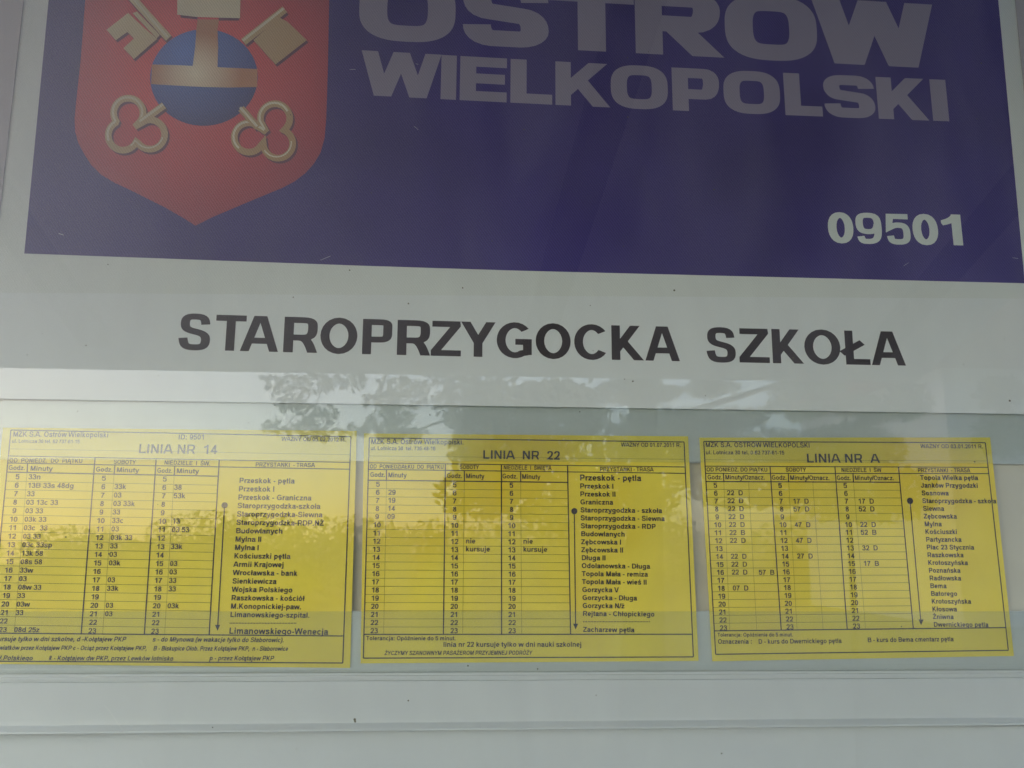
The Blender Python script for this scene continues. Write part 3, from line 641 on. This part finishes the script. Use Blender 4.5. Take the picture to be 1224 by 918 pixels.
sheet('yellow timetable headed LINIA NR 22, its day columns mostly empty',
    [(435, 518), (822.5, 521.5), (835, 790), (431, 793)], [(441.4, 523.4), (817.7, 528.3), (828.8, 785.2), (434.2, 786.7)],
    [('LINIA  NR  22', (577, 548.3), (669.4, 549.5), 10.2), ('MZK S.A. Ostrów Wielkopolski.', (443.5, 530.6), (554.2, 531.4), 6.2), ('ul. Lotnicza 30  tel. 736-48-16', (443, 538), (520.4, 538.3), 4.5), ('WAŻNY OD 01.07.2011 R.', (742.6, 533.9), (814, 534.5), 5),
     ('OD  PONIEDZIAŁKU  DO  PIĄTKU', (442, 559.8), (530.3, 560.5), 4.8), ('SOBOTY', (549.5, 560.5), (572.3, 560.8), 4.8), ('NIEDZIELE  I  ŚWIĘTA', (601.9, 561.1), (659.2, 561.8), 4.8), ('PRZYSTANKI - TRASA', (717, 563.2), (781.2, 563.6), 5),
     ('Godz.', (442.5, 570), (460.3, 570.2), 5.6), ('Minuty', (464, 570.4), (485.7, 570.7), 5.6), ('Godz.', (534, 571.2), (552.4, 571.5), 5.6), ('Minuty', (556.9, 571.6), (578.7, 571.9), 5.6), ('Godz.', (600.6, 571.8), (618.7, 572.1), 5.6), ('Minuty', (624, 572.3), (645.7, 572.6), 5.6)],
    None, [((451.7, 581.7), (447.1, 756.9)), ((543.5, 582.5), (542.7, 756.9)), ((611.3, 583), (612.1, 756.9))],
    [(((464, 591.3), 6), ((462.9, 620.2), 9), {6: '29', 7: '19', 8: '14', 9: '09'}), (((556.7, 649.5), 12), ((556.7, 659), 13), {12: 'nie', 13: 'kursuje'}), (((625.4, 649.8), 12), ((625.4, 659.3), 13), {12: 'nie', 13: 'kursuje'})],
    dict(names=['Przeskok - pętla', 'Przeskok I', 'Przeskok II', 'Graniczna', 'Staroprzygodzka - szkoła', 'Staroprzygodzka - Siewna', 'Staroprzygodzka - RDP', 'Budowlanych', 'Zębcowska I', 'Zębcowska II', 'Długa II', 'Odolanowska - Długa', 'Topola Mała - remiza', 'Topola Mała - wieś II', 'Gorzycka V', 'Gorzycka - Długa', 'Gorzycka N/ż', 'Rejtana - Chłopickiego', '.'*44, 'Zacharzew pętla'],
         a=(693, 574.3), b=(697, 755.3), h=6.0, cond=1.0, big=(0,), dot=(686.5, 611), tip=(688, 751.5)),
    [('Tolerancja: Opóźnienie do 5 minut.', (437.7, 765.3), (544.7, 765.4), 5, 0), ('linia nr 22 kursuje tylko w dni nauki szkolnej', (529.8, 773.2), (695, 773.1), 6, 0), ('ŻYCZYMY SZANOWNYM PASAŻEROM PRZYJEMNEJ PODRÓŻY', (459.5, 783), (635.8, 782.6), 5, .15)],
    [((440.2, 553.2), (818.2, 558.2), .0008), ((439.7, 561), (818.6, 565.8), .0008), ((439.2, 574), (678.6, 576.6), .001), ((532.4, 554.4), (530, 758), .001), ((599.3, 555.3), (599.6, 758), .001), ((678.4, 556.4), (682, 757.9), .001), ((435.4, 758.3), (827.3, 758.1), .001),
     ((462, 561.4), (462, 574), .001), ((555, 562.6), (555, 575), .001), ((622.4, 563.5), (622.4, 575.8), .001)],
    [((462, 574.5), (458.6, 757.7)), ((555, 575.5), (553, 757.7)), ((622.4, 576.3), (623.6, 757.7)), ((441, 545), (818, 549))],
    rowlines((439, 584), (435.6, 749.5), (678.6, 586.3), (681.8, 749.3)))
Print.slope = (100, .4)
DD = '22  D'
sheet('yellow timetable headed LINIA NR A, with letters beside its minutes',
    [(836, 523), (1183.5, 522.8), (1212, 784), (851.5, 790.5)], [(841.2, 527.7), (1177.8, 529.2), (1205.3, 777.3), (855.4, 782.1)],
    [('LINIA NR  A', (964.3, 552.9), (1051.4, 553.2), 10.6), ('MZK S.A. OSTRÓW WIELKOPOLSKI', (843.4, 534.4), (968.1, 534.9), 5.8), ('ul. Lotnicza 30 tel. 0-62 737-61-15', (843.8, 543), (937.6, 543.3), 4.6), ('WAŻNY OD 03.01.2011 R.', (1100.6, 535.7), (1175.3, 536), 4.8),
     ('OD PONIEDZ. DO PIĄTKU', (844.6, 563.5), (917.5, 563.7), 4.8), ('SOBOTY', (939.3, 563.7), (963.5, 563.8), 4.8), ('NIEDZIELE  I  ŚW', (1005.8, 564), (1053.5, 564.2), 4.8), ('PRZYSTANKI  - TRASA', (1097.2, 564.4), (1159.8, 564.5), 4.8),
     ('Godz.', (845.8, 573), (863.5, 573.1), 5.4), ('Minuty/Oznacz.', (866.9, 573), (914.4, 573.3), 5.4), ('Godz.', (922.6, 573.4), (940.3, 573.5), 5.4), ('Minuty/Oznacz.', (944.5, 573.6), (991.6, 573.8), 5.4), ('Godz.', (1000.4, 573.8), (1017, 573.9), 5.4), ('Minuty/Oznacz.', (1021.8, 573.8), (1068.6, 574), 5.4)],
    None, [((855.2, 583), (864.8, 753.6)), ((932.6, 583.3), (944.4, 752.4)), ((1010.6, 583.4), (1023.9, 751.4))],
    [(((869.1, 592), 6), ((876, 705.8), 18), {6: DD, 7: DD, 8: DD, 9: DD, 10: DD, 11: '22  B', 12: DD, 14: DD, 15: DD, 16: '22  D      57  B', 18: '07  D'}),
     (((948, 602), 7), ((953, 667.6), 14), {7: '17  D', 8: '57  D', 10: '47  D', 12: '47  D', 14: '27  D'}), (((1026, 602), 7), ((1032.4, 676.4), 15), {7: '17  D', 8: '52  D', 10: '22  D', 11: '52  B', 13: '32  D', 15: '17  B'})],
    dict(names=['Topola Wielka pętla', 'Janków Przygodzki', 'Sosnowa', 'Staroprzygodzka - szkoła', 'Siewna', 'Zębcowska', 'Mylna', 'Kościuszki', 'Partyzancka', 'Plac 23 Stycznia', 'Raszkowska', 'Krotoszyńska', 'Poznańska', 'Radłowska', 'Bema', 'Batorego', 'Krotoszyńska', 'Kłosowa', 'Żniwna', 'Dwernickiego pętla'],
         a=(1100.2, 573.6), b=(1116.2, 749.2), h=5.7, cond=.98, dot=(1087.8, 598.7), tip=(1101, 746.4)),
    [('Tolerancja: Opóźnienie do 5 minut.', (857.8, 761), (947.9, 760.8), 4.6, 0), ('Oznaczenia :', (858.3, 769.6), (899, 769.4), 5.6, 0), ('D - kurs do Dwernickiego pętla', (906.7, 769.6), (1006, 768.6), 5.6, 0), ('B - kurs do Bema cmentarz pętla', (1037.2, 767.7), (1140, 766.5), 5.6, 0)],
    [((842.9, 557.2), (1181.3, 558.6), .0008), ((843.2, 565.8), (1181.8, 566.1), .0008), ((844, 575.6), (1075.8, 576.4), .001), ((920.4, 557.7), (933.8, 753.4), .001), ((998, 558), (1012.7, 752.6), .001), ((1074, 558.4), (1091.7, 751.5), .001), ((853.6, 754.1), (1202.4, 750.2), .001),
     ((864.7, 565.9), (865.2, 575.8), .001), ((942.2, 566), (942.7, 576), .001), ((1019.6, 566.1), (1020.2, 576.2), .001)],
    [((865.2, 576), (872.3, 753.7)), ((942.7, 576), (952.7, 753)), ((1020.2, 576.3), (1034.6, 752)), ((894.8, 576.2), (904.6, 753.5)), ((971.5, 576.4), (983.9, 752.8)), ((842, 549.5), (1180.5, 551))],
    rowlines((844.6, 585), (854, 745), (1076.5, 586), (1091, 742.5)))

# ------------------------------------------------------------------ the street in front, seen only as the glass mirrors it
bm = bmesh.new(); box(bm, (-60, -90, -.1), (60, 30, 0)); tag(link('pavement', bm, mat('paving', (.13, .125, .115), .9, .2, (3, .15))), kind='structure')
# shelter roof: pale sheet on dark beams, falling away from the case
D0 = 2.25; zr = Q(300, 444.5, D0).z; SL = math.tan(R(15))
def roof_pt(px, py):                       # where the mirrored ray meets the roof plane
    a, b = Q(px, py, .2), Q(px, py, 4); d = b-a
    # z = zr + SL*(y + D0)
    t = (zr+SL*(a.y+D0)-a.z)/(d.z-SL*d.y); return a+d*t
roof = empty('shelter_roof', (0, -D0/2, zr)); tag(roof, 'pale sloping shelter roof on dark beams in front of the notice case', 'shelter roof')
rm = bpy.data.materials.new('milky_sheet'); rm.use_nodes = True; n = rm.node_tree.nodes; l = rm.node_tree.links; n.remove(n['Principled BSDF'])
a_ = n.new('ShaderNodeBsdfDiffuse'); a_.inputs[0].default_value = (.50, .47, .50, 1); b_ = n.new('ShaderNodeBsdfTranslucent'); b_.inputs[0].default_value = (.42, .39, .43, 1)
mx = n.new('ShaderNodeMixShader'); mx.inputs[0].default_value = .4; l.new(a_.outputs[0], mx.inputs[1]); l.new(b_.outputs[0], mx.inputs[2]); l.new(mx.outputs[0], n['Material Output'].inputs[0])
bm = bmesh.new(); vs = []
for dz in (0, .01):
    for x, y in ((-1.5, -D0), (1.7, -D0), (1.7, .12), (-1.5, .12)): vs.append(bm.verts.new((x, y, zr+SL*(y+D0)+dz)))
for f in ((3, 2, 1, 0), (4, 5, 6, 7), (0, 1, 5, 4), (1, 2, 6, 5), (2, 3, 7, 6), (3, 0, 4, 7)): bm.faces.new([vs[i] for i in f])
link('roof_sheet', bm, rm, roof)
mb = mat('dark_beam', (.06, .045, .06), .5, .3, (5, .1))
for q0, q1 in (((60, 320), (20, 262)), ((668, 315), (743, 60)), ((1140, 305), (1200, 235))):
    A, B = roof_pt(*q0), roof_pt(*q1); dd = (B-A)/(B.y-A.y)
    bm = bmesh.new(); A2 = A+dd*(-D0+.22-A.y); B2 = A+dd*(.10-A.y); sx = Vector((.046, 0, 0)); up = Vector((0, 0, .09))
    v = [bm.verts.new(q) for q in (A2-sx-up*.0-Vector((0, 0, .002)), A2+sx-Vector((0, 0, .002)), B2+sx-Vector((0, 0, .002)), B2-sx-Vector((0, 0, .002)))]
    v2 = [bm.verts.new(q.co-up*.35) for q in v]
    bm.faces.new(v); bm.faces.new(v2[::-1])
    for i in range(4): bm.faces.new((v[i], v2[i], v2[(i+1) % 4], v[(i+1) % 4]))
    bmesh.ops.recalc_face_normals(bm, faces=bm.faces[:]); link('roof_beam', bm, mb, roof)
for x in (-1.42, 1.62):
    bm = bmesh.new(); tube(bm, (x, -.02, 0), (x, -.02, zr+SL*D0-.02), .035, .035, 12); link('post', bm, mb, roof)

def leaf_mat(name, c1, c2):
    m = mat(name, c1, .6, .2); n = m.node_tree.nodes; l = m.node_tree.links; b = n['Principled BSDF']
    g = n.new('ShaderNodeNewGeometry'); mx = n.new('ShaderNodeMix'); mx.data_type = 'RGBA'; l.new(g.outputs['Random Per Island'], mx.inputs[0])
    mx.inputs[6].default_value = (*c1, 1); mx.inputs[7].default_value = (*c2, 1); l.new(mx.outputs[2], b.inputs['Base Color'])
    return m
LF = leaf_mat('leaf_green', (.06, .085, .045), (.12, .155, .08)); LY = leaf_mat('leaf_sunlit', (.16, .20, .07), (.30, .33, .14))  # LY: sunlight on the leaves put into a lighter colour
BK = mat('bark', (.10, .08, .06), .9, .1, (20, .2))
def leaves(bm, c, r, n, s):
    for _ in range(n):
        while True:
            v = Vector((rnd.uniform(-1, 1), rnd.uniform(-1, 1), rnd.uniform(-1, 1)))
            if v.length < 1: break
        p = Vector(c)+Vector((v.x*r[0], v.y*r[1], v.z*r[2])); k = s*rnd.uniform(.6, 1.3)
        u = Vector((rnd.gauss(0, 1), rnd.gauss(0, 1), rnd.gauss(0, 1))).normalized(); w = u.orthogonal().normalized(); w.rotate(__import__('mathutils').Quaternion(u, rnd.uniform(0, 6.28)))
        q = [bm.verts.new(p+u*k*a+w*k*b) for a, b in ((-.9, 0), (-.2, .42), (.9, 0), (-.2, -.42))]
        bm.faces.new(q)
TD = 7.0; pm = (TD+.8)/FPX                # metres per mirrored pixel at the tree
tree = empty('broadleaf_tree', (Q(760, 600, TD).x, -TD, 0)); tag(tree, 'large broadleaf tree on the pavement edge facing the notice case', 'tree')
tb = (Q(760, 600, TD).x, -TD)
bm = bmesh.new(); tube(bm, (*tb, 0), (tb[0]+.1, tb[1], 2.2), .20, .14, 12); tube(bm, (tb[0]+.1, tb[1], 2.2), (tb[0], tb[1], 5.6), .14, .05, 10)
link('trunk', bm, BK, tree)
bm = bmesh.new()
for a, b, r in (((760, 520), (520, 455), .035), ((620, 470), (455, 530), .018), ((560, 455), (350, 420), .02), ((400, 420), (372, 500), .012), ((470, 420), (440, 520), .012), ((372, 470), (338, 515), .008), ((800, 500), (960, 450), .04), ((780, 470), (820, 330), .06)):
    tube(bm, Q(*a, TD+rnd.uniform(-.3, .3)), Q(*b, TD+rnd.uniform(-.3, .3)), r, r*.4, 6)
link('limb', bm, BK, tree)
bm = bmesh.new()
for x, y, rx, ry, n in ((355, 458, 45, 14, 210), (345, 480, 20, 16, 90), (372, 495, 16, 10, 50), (335, 512, 22, 8, 60), (372, 512, 18, 14, 90), (395, 495, 10, 12, 40), (420, 455, 22, 14, 90), (395, 520, 22, 7, 50),
                        (480, 462, 36, 13, 170), (455, 478, 26, 9, 110), (500, 478, 22, 9, 60), (475, 497, 22, 14, 150), (465, 515, 18, 14, 120), (445, 505, 9, 10, 40), (425, 515, 16, 8, 50), (490, 520, 22, 9, 70), (520, 452, 20, 10, 60),
                        (575, 480, 55, 40, 620), (600, 540, 62, 60, 1500), (570, 590, 50, 30, 500), (670, 500, 62, 30, 620), (660, 470, 50, 16, 300), (700, 580, 120, 60, 2000), (760, 470, 60, 14, 420), (800, 520, 80, 34, 1000), (850, 462, 34, 12, 200), (880, 500, 40, 14, 300), (900, 560, 110, 50, 1900),
                        (945, 466, 30, 12, 170), (1010, 540, 80, 34, 900), (1030, 590, 90, 40, 1000), (1085, 480, 26, 26, 260), (1195, 470, 26, 22, 300), (1200, 520, 40, 30, 500),
                        (700, 390, 220, 50, 2500), (900, 380, 200, 50, 2000), (480, 400, 110, 40, 700)):
    leaves(bm, Q(x, y, TD+rnd.uniform(-.2, .2)), (rx*pm, max(.25, rx*pm*.8), ry*pm), n, .042 if x < 540 else .06)
leaves(bm, (tb[0], tb[1], 4.6), (2.4, 2.2, 1.6), 5000, .08)
link('crown', bm, LF, tree)
# sunlit shrubs, houses and a far belt of trees beyond
sh2 = empty('garden_shrub', (Q(1010, 640, 5.2).x, -5.2, 0)); tag(sh2, 'tall garden shrub, its green leaves coloured as if sunlit, between the big tree and the notice case', 'shrub')
bm = bmesh.new()
for x, y, rx, ry, n in ((985, 466, 22, 13, 330), (1022, 484, 24, 12, 330), (1048, 497, 16, 10, 160), (962, 492, 20, 11, 200), (1012, 520, 34, 18, 330), (1000, 570, 44, 26, 500), (925, 486, 14, 8, 90)):
    leaves(bm, Q(x, y, 5.2), (rx*.0056, .25, ry*.0056), n, .038)
link('foliage', bm, LY, sh2)
bm = bmesh.new(); tube(bm, (Q(1010, 640, 5.2).x, -5.2, 0), Q(1010, 490, 5.2), .03, .012, 8); link('stem', bm, BK, sh2)
hw = mat('render_wall', (.82, .79, .79), .85, .2, (2, .06)); rt = mat('roof_tile', (.25, .10, .07), .8, .2, (8, .2)); wg = mat('window_dark', (.05, .06, .07), .1, .5)
hs = empty('pale_house', (Q(1170, 600, 16).x, -16, 0)); tag(hs, 'pale rendered house with a red pitched roof across the street', 'house')
x0, x1 = Q(1140, 600, 16).x, Q(1250, 600, 16).x+4
ze = Q(1160, 440, 16).z
bm = bmesh.new(); box(bm, (x0, -23, 0), (x1, -16, ze)); link('wall', bm, hw, hs)
bm = bmesh.new(); vs = [bm.verts.new(v) for v in ((x0-.3, -15.6, ze), (x1+.3, -15.6, ze), (x1+.3, -23.4, ze), (x0-.3, -23.4, ze), (x0-.3, -19.5, ze+3), (x1+.3, -19.5, ze+3))]
for f in ((0, 1, 5, 4), (2, 3, 4, 5), (0, 4, 3), (1, 2, 5), (3, 2, 1, 0)): bm.faces.new([vs[i] for i in f])
link('roof', bm, rt, hs)
for k in (1.5, 4.0):
    bm = bmesh.new(); box(bm, (x0+k, -15.99, .9), (x0+k+1.1, -15.9, 2.3)); link('window', bm, wg, hs)
bm = bmesh.new()
for i in range(34):
    x = -32+i*1.9; hh = rnd.uniform(1.3, 2.9); leaves(bm, (x, -32+rnd.uniform(-8, 8), hh*.5), (2.6, 1.5, hh*.62), 1500, .14)
tag(link('far_trees', bm, leaf_mat('far_leaf', (.20, .23, .15), (.30, .33, .22))), kind='stuff')  # leaf colours lightened to stand for haze over the distance
